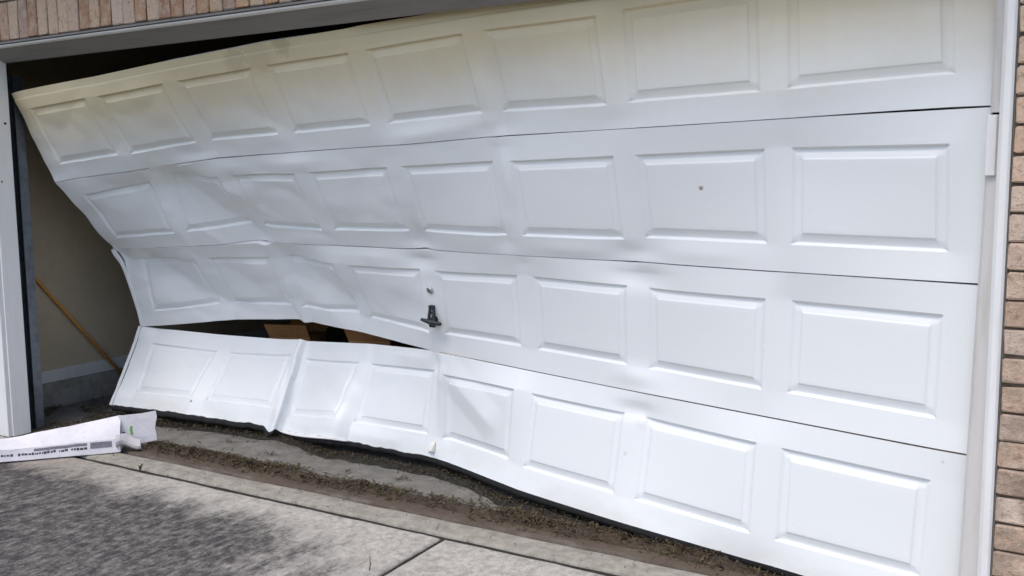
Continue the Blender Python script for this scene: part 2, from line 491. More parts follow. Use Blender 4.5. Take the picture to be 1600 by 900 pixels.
# ------------------------------------------------------------------ the bent door
GRID = [
 [
  [(-11,20,1917),(99,20,1930),(603,24,1962),(690,26,1967),(1194,18,2001),(1282,23,2007),(1786,21,2038),(1874,25,2044),(2378,28,2064),
   (2464,40,2074),(2969,38,2094),(3058,39,2097),(3563,33,2111),(3651,40,2115),(4156,32,2139),(4245,32,2141),(4751,32,2151),(4862,33,2148)],
  [(-1,59,1825),(108,46,1831),(610,41,1864),(696,43,1867),(1200,46,1904),(1287,58,1912),(1792,56,1942),(1879,65,1949),(2383,47,1966),
   (2470,53,1973),(2974,39,1997),(3062,51,2003),(3566,26,2009),(3655,43,2023),(4160,30,2039),(4248,29,2041),(4753,31,2054),(4864,30,2052)],
  [(34,185,1514),(142,188,1525),(637,201,1567),(723,214,1571),(1225,220,1616),(1312,237,1625),(1814,203,1641),(1902,208,1643),(2403,167,1657),
   (2490,177,1663),(2993,155,1686),(3081,165,1689),(3581,93,1687),(3669,86,1692),(4172,38,1701),(4260,28,1704),(4769,39,1723),(4873,29,1717)],
  [(51,213,1424),(157,235,1441),(655,268,1484),(736,283,1493),(1237,270,1531),(1320,286,1541),(1822,246,1555),(1908,244,1558),(2411,208,1570),
   (2497,205,1572),(3000,181,1591),(3086,184,1594),(3586,117,1599),(3672,102,1600),(4175,56,1609),(4262,53,1611),(4764,36,1623),(4871,28,1622)],
 ],
 [
  [(52,214,1423),(159,237,1440),(659,275,1480),(739,291,1488),(1238,272,1529),(1321,288,1538),(1823,246,1555),(1909,244,1558),(2411,208,1570),
   (2497,205,1572),(3000,180,1591),(3086,184,1594),(3586,116,1601),(3672,102,1601),(4175,56,1610),(4262,54,1612),(4763,36,1620),(4871,28,1621)],
  [(64,279,1346),(174,293,1356),(671,366,1426),(756,394,1449),(1249,329,1446),(1330,340,1453),(1830,286,1461),(1916,284,1464),(2418,252,1479),
   (2503,245,1481),(3004,211,1496),(3090,201,1494),(3588,136,1504),(3675,127,1505),(4177,87,1515),(4264,86,1517),(4761,36,1515),(4869,30,1519)],
  [(71,500,1091),(180,505,1093),(679,521,1130),(762,528,1139),(1264,526,1172),(1348,532,1177),(1846,454,1169),(1929,444,1173),(2428,394,1179),
   (2513,388,1181),(3010,304,1174),(3096,293,1178),(3595,223,1179),(3680,220,1187),(4179,137,1184),(4263,114,1185),(4768,66,1177),(4870,29,1181)],
  [(72,563,1020),(181,571,1023),(685,575,1050),(770,581,1055),(1272,576,1088),(1356,584,1089),(1851,501,1093),(1935,495,1093),(2434,437,1094),
   (2520,430,1093),(3016,346,1091),(3101,333,1091),(3598,254,1092),(3684,237,1092),(4179,140,1088),(4264,123,1088),(4765,58,1084),(4871,30,1085)],
 ],
 [
  [(73,563,1021),(182,572,1022),(685,575,1050),(770,582,1055),(1274,579,1086),(1357,588,1085),(1850,500,1094),(1935,494,1093),(2434,437,1094),
   (2520,430,1093),(3016,345,1092),(3101,333,1092),(3598,254,1093),(3684,237,1092),(4178,140,1088),(4264,123,1088),(4764,59,1083),(4871,31,1083)],
  [(79,614,936),(186,643,949),(688,641,975),(774,650,980),(1279,640,1006),(1370,661,1005),(1848,529,1000),(1936,523,996),(2434,459,998),
   (2522,458,995),(3017,382,1002),(3102,367,1002),(3592,251,998),(3682,249,993),(4175,144,991),(4264,142,990),(4761,59,982),(4867,30,982)],
  [(93,704,613),(201,725,624),(698,803,681),(784,835,694),(1284,795,708),(1370,796,712),(1862,695,711),(1949,686,704),(2430,545,678),
   (2518,539,679),(3011,429,676),(3098,415,672),(3585,281,670),(3676,282,665),(4165,154,657),(4254,144,657),(4753,55,643),(4860,30,644)],
  [(95,720,521),(205,748,529),(702,824,584),(787,847,594),(1289,840,624),(1375,837,623),(1864,717,614),(1948,704,607),(2434,572,584),
   (2520,555,582),(3008,426,577),(3095,410,574),(3582,277,571),(3670,265,568),(4163,152,562),(4250,136,560),(4747,47,548),(4852,24,548)],
 ],
 [
  [(89,719,526),(186,765,512),(688,825,500),(775,838,499),(1280,862,506),(1369,851,511),(1860,738,553),(1947,718,560),(2430,569,589),
   (2515,542,588),(3007,426,578),(3095,410,575),(3582,277,572),(3670,265,568),(4162,152,562),(4249,136,560),(4746,47,547),(4852,24,547)],
  [(82,687,436),(190,705,430),(689,783,405),(776,797,404),(1281,806,426),(1368,813,417),(1858,699,457),(1944,689,461),(2434,570,492),
   (2519,545,487),(2997,380,494),(3085,378,486),(3577,265,481),(3667,263,476),(4155,132,468),(4244,123,464),(4745,45,446),(4855,30,447)],
  [(104,515,147),(206,557,143),(711,552,164),(794,576,156),(1297,611,154),(1367,665,117),(1843,511,185),(1922,550,170),(2423,517,177),
   (2510,535,165),(2981,352,173),(3066,327,161),(3558,215,152),(3647,204,146),(4144,109,130),(4233,102,126),(4731,33,113),(4844,29,110)],
  [(114,458,70),(212,506,62),(714,498,83),(796,520,76),(1295,569,62),(1362,616,36),(1843,473,92),(1918,513,76),(2420,493,76),
   (2502,502,66),(2971,318,71),(3057,297,65),(3551,185,55),(3639,173,51),(4140,103,34),(4229,91,32),(4730,9,16),(4843,23,14)],
 ],
]
PW, PG, PE = .505, .088, .1105
UC = [0.0]
for k in range(8):
    UC += [PE + k * (PW + PG), PE + k * (PW + PG) + PW]
UC.append(W)
VC = [0.0, .1, .437, .533]
SH = .533
STILE = [.0665 + .593 * k for k in range(9)]       # centre of the stile after panel k

HK = .22                          # 0 = straight between creases, 1 = fully rounded

def hermite_setup(xs, ps):
    n = len(xs)
    ms = []
    for i in range(n):
        if i == 0: mm = (ps[1] - ps[0]) / (xs[1] - xs[0])
        elif i == n - 1: mm = (ps[-1] - ps[-2]) / (xs[-1] - xs[-2])
        else:
            h0 = xs[i] - xs[i - 1]; h1 = xs[i + 1] - xs[i]
            mm = ((ps[i] - ps[i - 1]) / h0 * h1 + (ps[i + 1] - ps[i]) / h1 * h0) / (h0 + h1)
        ms.append(mm)
    return ms

def hermite(xs, ps, ms, x):
    i = 0
    while i < len(xs) - 2 and x > xs[i + 1]: i += 1
    h = xs[i + 1] - xs[i]
    t = (x - xs[i]) / h
    t2, t3 = t * t, t * t * t
    lin = ps[i] * (1 - t) + ps[i + 1] * t
    return lin * (1 - HK) + HK * (ps[i] * (2 * t3 - 3 * t2 + 1) + ms[i] * ((t3 - 2 * t2 + t) * h) + ps[i + 1] * (-2 * t3 + 3 * t2) + ms[i + 1] * ((t3 - t2) * h))

GV = [[[Vector((a / 1000, b / 1000, c / 1000)) for a, b, c in row] for row in sec] for sec in GRID]
GM = [[hermite_setup(UC, row) for row in sec] for sec in GV]

def surf_col(r, u):
    ps = [hermite(UC, GV[r][j], GM[r][j], u) for j in range(4)]
    return ps, hermite_setup(VC, ps)

def sstep(a, b, x):
    t = max(0.0, min(1.0, (x - a) / (b - a)))
    return t * t * (3 - 2 * t)

# dents (section, u, v, radius u, radius v, depth) and folds (section, u0, v0, u1, v1, height, half width); metres, + is towards the street
DENTS = [
    (0, STILE[5], .53, .10, .09, -.016), (0, STILE[6], .53, .12, .06, -.006), (0, 2.6, .52, .25, .05, .006), (0, STILE[2] - .1, .53, .18, .10, -.014),
    (1, STILE[4], .51, .09, .075, -.020), (1, STILE[5] - .06, .45, .055, .07, -.013), (1, STILE[6], .51, .11, .08, -.018), (1, STILE[6] - .3, .50, .18, .05, .008), (1, STILE[6] + .28, .49, .22, .05, .007),
    (1, STILE[5] + .01, .03, .05, .08, -.010), (1, STILE[3], .05, .16, .05, .006), (1, 3.62, .45, .05, .05, .006),
    (2, STILE[4] - .02, .055, .10, .045, -.020), (2, STILE[6], .06, .12, .05, -.016), (2, 2.05, .05, .25, .05, .008), (2, STILE[6], .47, .10, .04, .010), (2, .02, .06, .06, .10, -.025), (2, STILE[4] - .2, .33, .14, .10, -.010), (2, STILE[5], .02, .04, .05, -.006),
    (3, STILE[6], .085, .09, .035, -.014), (3, STILE[6] + .03, .12, .02, .02, .006), (3, 2.25, .05, .16, .04, .008), (3, STILE[4], .06, .05, .05, -.016), (3, 1.55, .47, .25, .06, .012), (3, 2.1, .50, .22, .05, .010), (3, .55, .3, .25, .2, .007),
]
FOLDS = [
    (1, .72, .07, 1.26, .50, -.046, .22), (0, STILE[5] - .01, .28, STILE[5], .56, .012, .05), (1, STILE[5], -.03, STILE[5] + .02, .24, .012, .05), (1, STILE[4], .38, STILE[4] + .01, .56, -.014, .06), (0, 2.55, .50, STILE[5], .47, .010, .05), (1, .66, .02, .66, .52, .008, .06),
    (2, .16, .05, .66, .42, -.036, .18), (2, STILE[2], -.02, STILE[2] + .03, .56, .022, .060), (2, 1.30, .05, 1.80, .40, -.034, .17), (2, .80, .16, 1.24, .50, -.016, .15), (2, STILE[4], .22, STILE[4] - .03, .56, .008, .10),
    (3, STILE[2] - .02, -.02, STILE[2] + .01, .56, .016, .026), (3, STILE[4] + .02, .02, STILE[4] + .05, .56, .022, .045), (3, STILE[4] + .02, .07, STILE[4] + .42, .30, .018, .10), (3, STILE[3], -.02, STILE[3] - .02, .56, .007, .06),
]

def dent(r, u, v):
    d = 0.0
    for s, a, b, ra, rb, h in DENTS:
        if s != r: continue
        q = ((u - a) / ra) ** 2 + ((v - b) / rb) ** 2
        if q < 6: d += h * math.exp(-q) * (.35 + .65 * min(sstep(0, .05, v), sstep(SH, SH - .05, v)))
    for s, a, b, c, e, h, hw in FOLDS:
        if s != r: continue
        L = math.hypot(c - a, e - b)
        tu, tv = (c - a) / L, (e - b) / L
        t = (u - a) * tu + (v - b) * tv
        n = abs(-(u - a) * tv + (v - b) * tu)
        if n < hw:
            f = 1 - math.sqrt(n * n + (.0035) ** 2) / hw
            d += h * max(0, f) * sstep(-.08, .06, t) * sstep(L + .08, L - .06, t)
    if r == 0: d -= .004 * sstep(.0445, .0385, v)          # rolled lip along the very top
    cr = sstep(2.9, 1.6, u) + (.35 * sstep(3.9, 2.6, u) if r in (1, 2) else 0)
    if cr > 0:                                             # hard creases of thin sheet that has been crumpled
        a1 = noise.noise((u * 3.1 + v * 1.7 + r * 7.3, v * 4.6 - u * .8, .4)); a2 = noise.noise((u * 5.3 - v * 2.2, v * 7.5 + r * 3.1, 6.4))
        d += cr * (.011 * (abs(a1) - .2) + .006 * (abs(a2) - .2)) * (.45 + .55 * min(sstep(0, .06, v), sstep(SH, SH - .06, v)))
    if r == 3:                                             # sheet split and overlapped beside the second stile
        ln = STILE[2] + .012 - .03 * v
        d += .016 * sstep(ln - .22, ln, u) if u < ln else -.004 * sstep(ln + .15, ln, u)
    amp = .0016 + .0025 * sstep(3.4, 1.0, u)
    d += amp * noise.noise((u * 2.3 + r * 11, v * 4.0, 1.7)) + amp * .45 * noise.noise((u * 6.1, v * 9.0 + r * 5, 4.2))
    return d

# pressed panel profile: distance in from the panel's edge -> depth
PROF = [(0, 0), (.002, -.0010), (.0065, -.0118), (.009, -.0135), (.0125, -.0130), (.024, -.0085), (.037, -.0040), (.0395, -.0032), (.042, -.0004), (.045, .0)]
PROF_SIDE = [(0, 0), (.002, -.0003), (.0065, -.0022), (.009, -.0038), (.0125, -.0058), (.024, -.0082), (.037, -.0046), (.0395, -.0034), (.042, -.0003), (.045, .0)]

def prof(d, table):
    for (a, x), (b, y) in zip(table[:-1], table[1:]):
        if d <= b: return x + (y - x) * (d - a) / (b - a)
    return 0.0

def emboss(u, v):
    if v <= .1 or v >= .437: return 0.0
    for k in range(8):
        a = PE + k * (PW + PG)
        if a < u < a + PW:
            du, dv = min(u - a, a + PW - u), min(v - .1, .437 - v)
            d = min(du, dv)
            if d > .045: return 0.0
            m_ = sstep(.35, .65, du / (du + dv))
            return prof(d, PROF_SIDE) * (1 - m_) + prof(d, PROF) * m_
    return 0.0

def door_point(r, u, v, off=0.0, flat=False):
    ps, ms = surf_col(r, u)
    p = hermite(VC, ps, ms, v)
    du = hermite(UC, [0] * 0 or GV[r][1], GM[r][1], min(W, u + .01)) - hermite(UC, GV[r][1], GM[r][1], max(0, u - .01))
    dv = hermite(VC, ps, ms, min(SH, v + .01)) - hermite(VC, ps, ms, max(0, v - .01))
    n = -(du.cross(dv)).normalized()
    edge = sstep(W, W - .35, u)
    return p + n * ((0 if flat else (dent(r, u, v) * edge + emboss(u, v))) + off), n, du.normalized(), dv.normalized()

def u_samples():
    us = [.0, .004]
    ends = [0.0] + [0] * 0
    prev = 0.0
    for k in range(8):
        a = PE + k * (PW + PG)
        n = 9
        for i in range(1, n): us.append(prev + (a - prev) * i / n)
        ring = [x for x, _ in PROF]
        us += [a + x for x in ring]
        lo, hi = a + ring[-1], a + PW - ring[-1]
        for i in range(1, 28): us.append(lo + (hi - lo) * i / 28)
        us += [a + PW - x for x in reversed(ring)]
        prev = a + PW
    for i in range(1, 5): us.append(prev + (W - prev) * i / 5)
    us += [W - .004, W]
    return sorted(set(round(x, 5) for x in us))

def v_samples():
    vs = [.0022, .005, .0385, .0405, .0425, .0445]
    vs += [.005 + .095 * i / 6 for i in range(1, 6)]
    ring = [x for x, _ in PROF]
    vs += [.1 + x for x in ring]
    lo, hi = .1 + ring[-1], .437 - ring[-1]
    vs += [lo + (hi - lo) * i / 18 for i in range(1, 18)]
    vs += [.437 - x for x in reversed(ring)]
    vs += [.437 + .091 * i / 6 for i in range(1, 6)]
    vs += [.528, .5308]
    return sorted(set(round(x, 5) for x in vs))

US, VS = u_samples(), v_samples()
door = empty('garage_door', (2.4, .3, .02), 'white raised-panel garage door, buckled inwards and hanging loose at one end', 'garage door')
SECTION_LABEL = ['top door section with tan weathering stains', 'second door section, creased at its loose end', 'third door section with the lock, bowed inwards', 'bottom door section, folded and split away from the one above']

def sheet_mesh(name, cells, pts, r):
    idx, verts, faces, sh = {}, [], [], []
    for i, j in cells:
        f = []
        for a, b in ((i, j), (i, j + 1), (i + 1, j + 1), (i + 1, j)):
            if (a, b) not in idx:
                idx[a, b] = len(verts)
                verts.append(pts[a, b]); sh.append((US[a], VS[b] + r * SH, r))
            f.append(idx[a, b])
        faces.append(f)
    me = mesh_from(name, verts, faces, True)
    at = me.attributes.new('sheet', 'FLOAT_VECTOR', 'POINT')
    at.data.foreach_set('vector', [c for s in sh for c in s])
    return me

nu, nv = len(US), len(VS)
sections = []
for r in range(4):
    pts, nrm = {}, {}
    for i, u in enumerate(US):
        ps, ms = surf_col(r, u)
        um, up = max(0, u - .01), min(W, u + .01)
        pm, mm_ = surf_col(r, um); pp, mp = surf_col(r, up)
        edge = sstep(W, W - .35, u)
        for j, v in enumerate(VS):
            p = hermite(VC, ps, ms, v)
            du = hermite(VC, pp, mp, v) - hermite(VC, pm, mm_, v)
            dv = hermite(VC, ps, ms, min(SH, v + .01)) - hermite(VC, ps, ms, max(0, v - .01))
            n = -(du.cross(dv)).normalized()
            pts[i, j] = p + n * (dent(r, u, v) * edge + emboss(u, v))
            nrm[i, j] = n
            if r == 3 and v > .48:                             # ragged, stretched lower edge
                k_ = sstep(.48, .53, v)
                jag = .030 * math.exp(-((u - 1.225) / .022) ** 2) + .007 * sstep(2.7, 2.2, u) * noise.noise((u * 9, 3.3, 1.2)) + .004 * sstep(2.7, 2.2, u) * noise.noise((u * 31, 1.3, 8.2))
                pts[i, j] = pts[i, j] + dv.normalized() * jag * k_
    def pan(u, v):
        if not (.1 < v < .437): return -1
        for k in range(8):
            a = PE + k * (PW + PG)
            if a < u < a + PW: return k
        return -1
    groups = {k: [] for k in range(-1, 8)}
    for i in range(nu - 1):
        for j in range(nv - 1):
            groups[pan((US[i] + US[i + 1]) / 2, (VS[j] + VS[j + 1]) / 2)].append((i, j))
    sec = link('door_section', sheet_mesh('door_section', groups[-1], pts, r), M['door'], door)
    sec['label'] = SECTION_LABEL[r]
    sections.append(sec)
    for k in range(8):
        link('raised_panel', sheet_mesh('raised_panel', groups[k], pts, r), M['door'], sec)
    # folded edges and the back of the section
    T = .030
    border = [(i, 0) for i in range(nu)] + [(nu - 1, j) for j in range(1, nv)] + [(i, nv - 1) for i in range(nu - 2, -1, -1)] + [(0, j) for j in range(nv - 2, 0, -1)]
    vv, ff = [], []
    for k in border:
        q = pts[k]; n = nrm[k]
        vv += [q, q - n * T]
    nb = len(border)
    for a in range(nb):
        b = (a + 1) % nb
        ff.append((2 * a, 2 * b, 2 * b + 1, 2 * a + 1))
    link('edge_flange', mesh_from('edge_flange', vv, ff), M['core'] if r == 3 else M['trim'], sec)
    isel = list(range(0, nu, 4)) + [nu - 1]; jsel = list(range(0, nv, 4)) + [nv - 1]
    isel = sorted(set(isel)); jsel = sorted(set(jsel))
    bi = {(i, j): a for a, (i, j) in enumerate((i, j) for i in isel for j in jsel)}
    bv = [pts[k] - nrm[k] * T for k in bi]
    bf = [(bi[isel[a], jsel[b]], bi[isel[a + 1], jsel[b]], bi[isel[a + 1], jsel[b + 1]], bi[isel[a], jsel[b + 1]]) for a in range(len(isel) - 1) for b in range(len(jsel) - 1)]
    link('back_skin', mesh_from('back_skin', bv, bf, True), M['back'], sec)
    if r == 3:
        # rubber seal and its retainer under the bottom rail
        sv, sf = [], []
        ring = [(.004, -.002), (.003, .012), (.0, .022), (-.010, .028), (-.026, .026), (-.030, .014), (-.028, -.002)]
        for i, u in enumerate(US):
            q, n = pts[i, nv - 1], nrm[i, nv - 1]
            dn = (pts[i, nv - 1] - pts[i, nv - 3]).normalized()
            sag = .004 * noise.noise((u * 3, 2.2, 9)) + .010 * sstep(2.6, 1.2, u) * (noise.noise((u * 2.0, 7.7, 1)) + .3)
            room = max(.010, q.z - .001)
            for a, b in ring:
                c = q + n * (a - .004) + dn * min(b + (sag if b > .01 else 0), room / max(.3, abs(dn.z)))
                c.z = max(c.z, .0015)
                sv.append(c)
        m_ = len(ring)
        for i in range(nu - 1):
            for k in range(m_ - 1):
                sf.append((i * m_ + k, (i + 1) * m_ + k, (i + 1) * m_ + k + 1, i * m_ + k + 1))
        link('bottom_seal', mesh_from('bottom_seal', sv, sf, True), M['seal'], sec)
        # strip of retainer torn out below the fold
        tv, tf = [], []
        uu = [1.27 + .62 * i / 24 for i in range(25)]
        for u in uu:
            q, n, du, dv = door_point(3, u, .53)
            hgt = .003 + .016 * math.sin(math.pi * min(1, (u - 1.27) / .62) ** .6)
            tv += [q + n * .006 + dv * .001, q + n * (.016 + hgt * .4) + dv * hgt, q + n * (.013 + hgt * .4) + dv * (hgt + .003), q - n * .002 + dv * .004]
        for i in range(24):
            for k in range(4):
                tf.append((4 * i + k, 4 * i + (k + 1) % 4, 4 * (i + 1) + (k + 1) % 4, 4 * (i + 1) + k))
        link('torn_retainer', mesh_from('torn_retainer', tv, tf), M['trim'], sec)

# galvanised end caps on the loose end: the third one crushed at its top, the fourth one sprung off the sheet
def end_cap(r, gap, crush, mat):
    vv, ff = [], []
    n_ = 24
    for i in range(n_ + 1):
        v = .004 + .525 * i / n_
        q, n, du, dv = door_point(r, .0, v, 0, True)
        c = crush * math.exp(-((v - .05) / .055) ** 2)
        g0 = gap * (.4 + .6 * sstep(.0, .4, v))
        pr = [(-.022 - g0 - c * .7, -.034), (-.022 - g0 - c, .003 + c * .5), (-.019 - g0 - c, .005 + c * .6), (-.004 - g0, .004 + c * .3), (.0 - g0, .001), (-.017 - g0 - c * .5, -.034)]
        for a_, b_ in pr: vv.append(q + du * a_ + n * (b_ + .0015 * noise.noise((v * 20, r, 3))))
    m_ = 6
    for i in range(n_):
        for k in range(m_):
            ff.append((m_ * i + k, m_ * i + (k + 1) % m_, m_ * (i + 1) + (k + 1) % m_, m_ * (i + 1) + k))
    ff += [tuple(range(m_)), tuple(m_ * n_ + k for k in range(m_))[::-1]]
    link('end_cap', mesh_from('end_cap', vv, ff), mat, sections[r])
end_cap(2, -.008, .008, M['door_plain'])
end_cap(3, .007, .0, M['door_plain'])

# lock: keyed cylinder and T handle on the middle stile of the third section
def frame_at(r, u, v, off=0.0):
    p, n, du, dv = door_point(r, u, v, off)
    up = -dv
    rt = up.cross(n).normalized()
    up = n.cross(rt).normalized()
    mt = Matrix.Identity(4)
    for a in range(3):
        mt[a][0] = rt[a]; mt[a][1] = up[a]; mt[a][2] = n[a]; mt[a][3] = p[a]
    return mt

def local(bm, mt):
    for v in bm.verts: v.co = mt @ v.co
    return bm

def disc(bm, r0, z0, r1, z1, n=24, cap=True):
    a = [bm.verts.new((r0 * math.cos(2 * math.pi * k / n), r0 * math.sin(2 * math.pi * k / n), z0)) for k in range(n)]
    b = [bm.verts.new((r1 * math.cos(2 * math.pi * k / n), r1 * math.sin(2 * math.pi * k / n), z1)) for k in range(n)]
    for k in range(n): bm.faces.new((a[k], a[(k + 1) % n], b[(k + 1) % n], b[k]))
    if cap: bm.faces.new(b)

LU, LV0, LV1 = STILE[4] + .003, .203, .356
mt = frame_at(2, LU, LV0)
bm = bmesh.new(); disc(bm, .019, -.002, .018, .006, cap=False); disc(bm, .018, .006, .013, .009); disc(bm, .010, .0085, .0095, .012)
cyl = link('lock_cylinder', from_bm('lock_cylinder', local(bm, mt), False), M['chrome'], door)
bm = bmesh.new(); bm_box(bm, (-.0015, -.006, .0118), (.0015, .006, .0128))
link('keyway', from_bm('keyway', local(bm, mt)), M['seal'], cyl)
mt = frame_at(2, LU, LV1) @ Matrix.Diagonal((1.22, 1.22, 1.15, 1))
bm = bmesh.new()
disc(bm, .016, -.002, .016, .005, cap=True)
for sx in (-1, 1):                        # two struts of the A-shaped neck
    vs = [bm.verts.new(q) for q in ((sx * .004, .050, .003), (sx * .012, .050, .003), (sx * .018, .0, .020), (sx * .009, .0, .020), (sx * .004, .050, .012), (sx * .012, .050, .012), (sx * .018, .0, .031), (sx * .009, .0, .031))]
    for f in ((0, 1, 2, 3), (4, 5, 6, 7), (0, 1, 5, 4), (1, 2, 6, 5), (2, 3, 7, 6), (3, 0, 4, 7)): bm.faces.new([vs[k] for k in f])
bm_box(bm, (-.013, .046, -.001), (.013, .060, .013), .002)
bm_box(bm, (-.010, .026, .008), (.010, .033, .018), .001)
hd = link('lock_handle', from_bm('lock_handle', local(bm, mt)), M['lock'], door)
bm = bmesh.new(); tube(bm, [(-.046, .004, .026), (-.034, .003, .028), (-.012, 0, .030), (.012, -.003, .030), (.034, -.006, .028), (.046, -.008, .026)], [.0065, .0075, .010, .010, .0075, .0065], 12)
link('handle_bar', from_bm('handle_bar', local(bm, mt), True), M['lock'], hd)
bm = bmesh.new(); disc(bm, .014, 0, .011, .032); bm_box(bm, (-.014, -.026, .012), (.014, .002, .030), .005)
link('handle_boss', from_bm('handle_boss', local(bm, mt)), M['lock'], hd)
# small bits on the bottom section
mt = frame_at(3, STILE[4] - .004, .487)
bm = bmesh.new()
vs = [bm.verts.new(q) for q in ((-.016, .028, .0), (.012, .030, 0), (.018, -.022, 0), (-.020, -.024, 0), (-.013, .026, .006), (.010, .027, .007), (.016, -.020, .026), (-.017, -.022, .022))]
for f in ((0, 1, 2, 3), (4, 5, 6, 7), (0, 1, 5, 4), (1, 2, 6, 5), (2, 3, 7, 6), (3, 0, 4, 7)): bm.faces.new([vs[k] for k in f])
bmesh.ops.bevel(bm, geom=list(bm.edges), offset=.003, segments=2, affect='EDGES')
link('plastic_clip', from_bm('plastic_clip', local(bm, mt)), M['foam'], door)

# ------------------------------------------------------------------ frame round the opening
frame = empty('door_frame', (0, -.05, 0), 'painted wooden frame and brick moulding around the garage door opening', 'door frame')
box('left_jamb', (-.125, -.105, 0), (0, 0, 2.12), M['jamb'], frame, .002)
box('brick_moulding', (-.125, -.128, 0), (-.010, -.1045, 2.13), M['trim'], frame, .004)
for uu_, vv_, rr_ in ((8, 193, .009), (3, 284, .006)):
    q = at_x(uu_, vv_, 0.0)
    bm = bmesh.new()
    tube(bm, [Vector((-.004, q.y, q.z)), Vector((.0012, q.y, q.z))], [rr_, rr_ * .8], 9)
    link('nail_head', from_bm('nail_head', bm), M['lintel'], frame)
prism('right_jamb', [(4.905, -.062), (4.95, -.062), (4.95, .06), (4.905, .06)], 'z', 0, 2.12, M['jamb'], frame, .002)
prism('brick_moulding', [(4.899, -.062), (4.899, -.092), (4.909, -.104), (4.926, -.107), (4.934, -.100), (4.934, -.062)], 'z', 0, 2.12, M['trim'], frame, .0015)
st_ = prism('weather_stop', [(4.868, -.006), (4.866, -.018), (4.874, -.030), (4.901, -.042), (4.9045, -.006)], 'z', 0.16, 1.48, M['stop'], frame, .0)
for v in st_.data.vertices:                    # pulled out of line by the door towards its foot
    if v.co.x < 4.89 and v.co.z < .5: v.co.x -= .024
prism('weather_stop', [(4.872, -.006), (4.870, -.016), (4.878, -.027), (4.901, -.038), (4.9045, -.006)], 'z', 1.60, 2.10, M['stop'], frame, .001)
prism('loose_stop_cover', [(4.862, -.022), (4.864, -.040), (4.890, -.052), (4.8965, -.038), (4.890, -.024)], 'z', 1.415, 1.592, M['trim'], frame, .002)
prism('weather_stop', [(4.866, -.006), (4.856, -.018), (4.868, -.030), (4.890, -.040), (4.897, -.006)], 'z', 0.004, .155, M['seal'], frame, .002)  # black piece standing in for the dark torn gap at the foot
prism('header_board', [(.0, H_HEAD), (-.012, H_HEAD), (-.108, 2.138), (-.108, 2.16), (.06, 2.16), (.06, H_HEAD + .02), (.0, H_HEAD + .02)], 'x', -.124, 4.95, M['header'], frame)
prism('header_lip', [(-.1085, 2.134), (-.118, 2.136), (-.124, 2.143), (-.122, 2.150), (-.1085, 2.152)], 'x', -.06, 4.96, M['lip'], frame)
prism('drip_cap', [(-.1085, 2.1535), (-.130, 2.1535), (-.130, 2.160), (-.1085, 2.168)], 'x', -.08, 4.98, M['header'], frame)

# ------------------------------------------------------------------ brick front
wall = empty('brick_wall', (2.4, -.05, 0), 'tan and pink brick garage front with a soldier course over the opening', 'brick wall')
CH, BH, BL_, MJ = .0838, .0755, .194, .0095
YF, YB = -.100, -.02
def core(name, lo, hi):
    box(name, lo, hi, M['mortar'], wall, 0)
core('mortar', (4.9385, -.0905, -.1), (8.0, .09, 2.16))
core('mortar', (-3.2, -.0905, -.1), (-.126, .09, 2.16))
core('mortar', (-3.2, -.0905, 2.162), (8.0, .09, 2.78))
box('steel_lintel', (-.2, -.099, 2.166), (5.12, -.03, 2.1745), M['lintel'], wall, 0)

def brick_mesh(name, l, h, seed):
    rs = random.Random(seed)
    bm = bmesh.new()
    g = bmesh.ops.create_cube(bm, size=1.0)
    for v in g['verts']:
        v.co = Vector((v.co.x * l, v.co.y * (YB - YF), v.co.z * h))
        v.co += Vector([rs.uniform(-1, 1) * .0016 for _ in range(3)])
    bmesh.ops.bevel(bm, geom=list(bm.edges), offset=.0045, segments=1, affect='EDGES')
    for v in bm.verts: v.co += Vector([rs.uniform(-1, 1) * .0022 for _ in range(3)])
    return from_bm(name, bm)

BM = {}
for key, (l, h) in dict(full=(BL_, BH), half=(.0925, BH), soldier=(BH, BL_)).items():
    BM[key] = [brick_mesh('brick_' + key, l, h, 11 * i + len(key)) for i in range(6)]
    for me in BM[key]: me.materials.append(M['soldier' if key == 'soldier' else 'brick'])
stuff = []
nb = 0
def brick(key, x, z):
    """x = left end, z = bottom"""
    global nb
    l, h = dict(full=(BL_, BH), half=(.0925, BH), soldier=(BH, BL_))[key]
    me = random.choice(BM[key])
    loc = Vector((x + l / 2 + random.uniform(-.0012, .0012), (YF + YB) / 2 + random.uniform(-.0025, .0025), z + h / 2 + random.uniform(-.001, .001)))
    near = (4.9 < x < 5.35) or (key == 'soldier' and -.3 < x < 5.1) or (-.5 < x < 0) or (z > 2.3 and z < 2.46 and -.2 < x < 4)
    if near and nb < 290:
        o = link('brick', me, None, wall)
        o.location = loc
        o.rotation_euler = (random.uniform(-.006, .006), random.uniform(-.007, .007), random.uniform(-.006, .006))
        nb += 1
    else:
        stuff.append((me, loc))
z0 = -.03
for c in range(26):
    z = z0 + c * CH
    for side in (1, -1):
        x = 0.0
        first = True
        while x < 2.9:
            key = 'half' if (first and c % 2) else 'full'
            l = .0925 if key == 'half' else BL_
            if side == 1: brick(key, 4.9405 + x, z)
            else: brick(key, -.128 - x - l, z)
            x += l + MJ
            first = False
x = -.215
while x < 5.1:
    brick('soldier', x, 2.1765)
    x += .0838
for c in range(3):
    zz = z0 + 26 * CH + c * .0773
    for xs, xe in ((-3.0, -.40), (5.15, 7.8)):
        x = xs + (.1 if c % 2 else 0)
        while x < xe:
            brick('full', x, zz); x += BL_ + MJ
for c in range(4):
    x = -3.0 + (.1 if c % 2 else 0)
    while x < 7.8:
        brick('full', x, 2.381 + c * CH); x += BL_ + MJ
sv, sf = [], []
for me, loc in stuff:
    o_ = len(sv)
    sv += [v.co + loc for v in me.vertices]
    sf += [[k + o_ for k in p.vertices] for p in me.polygons]
tag(link('brickwork', mesh_from('brickwork', sv, sf), M['brick'], wall), kind='stuff')

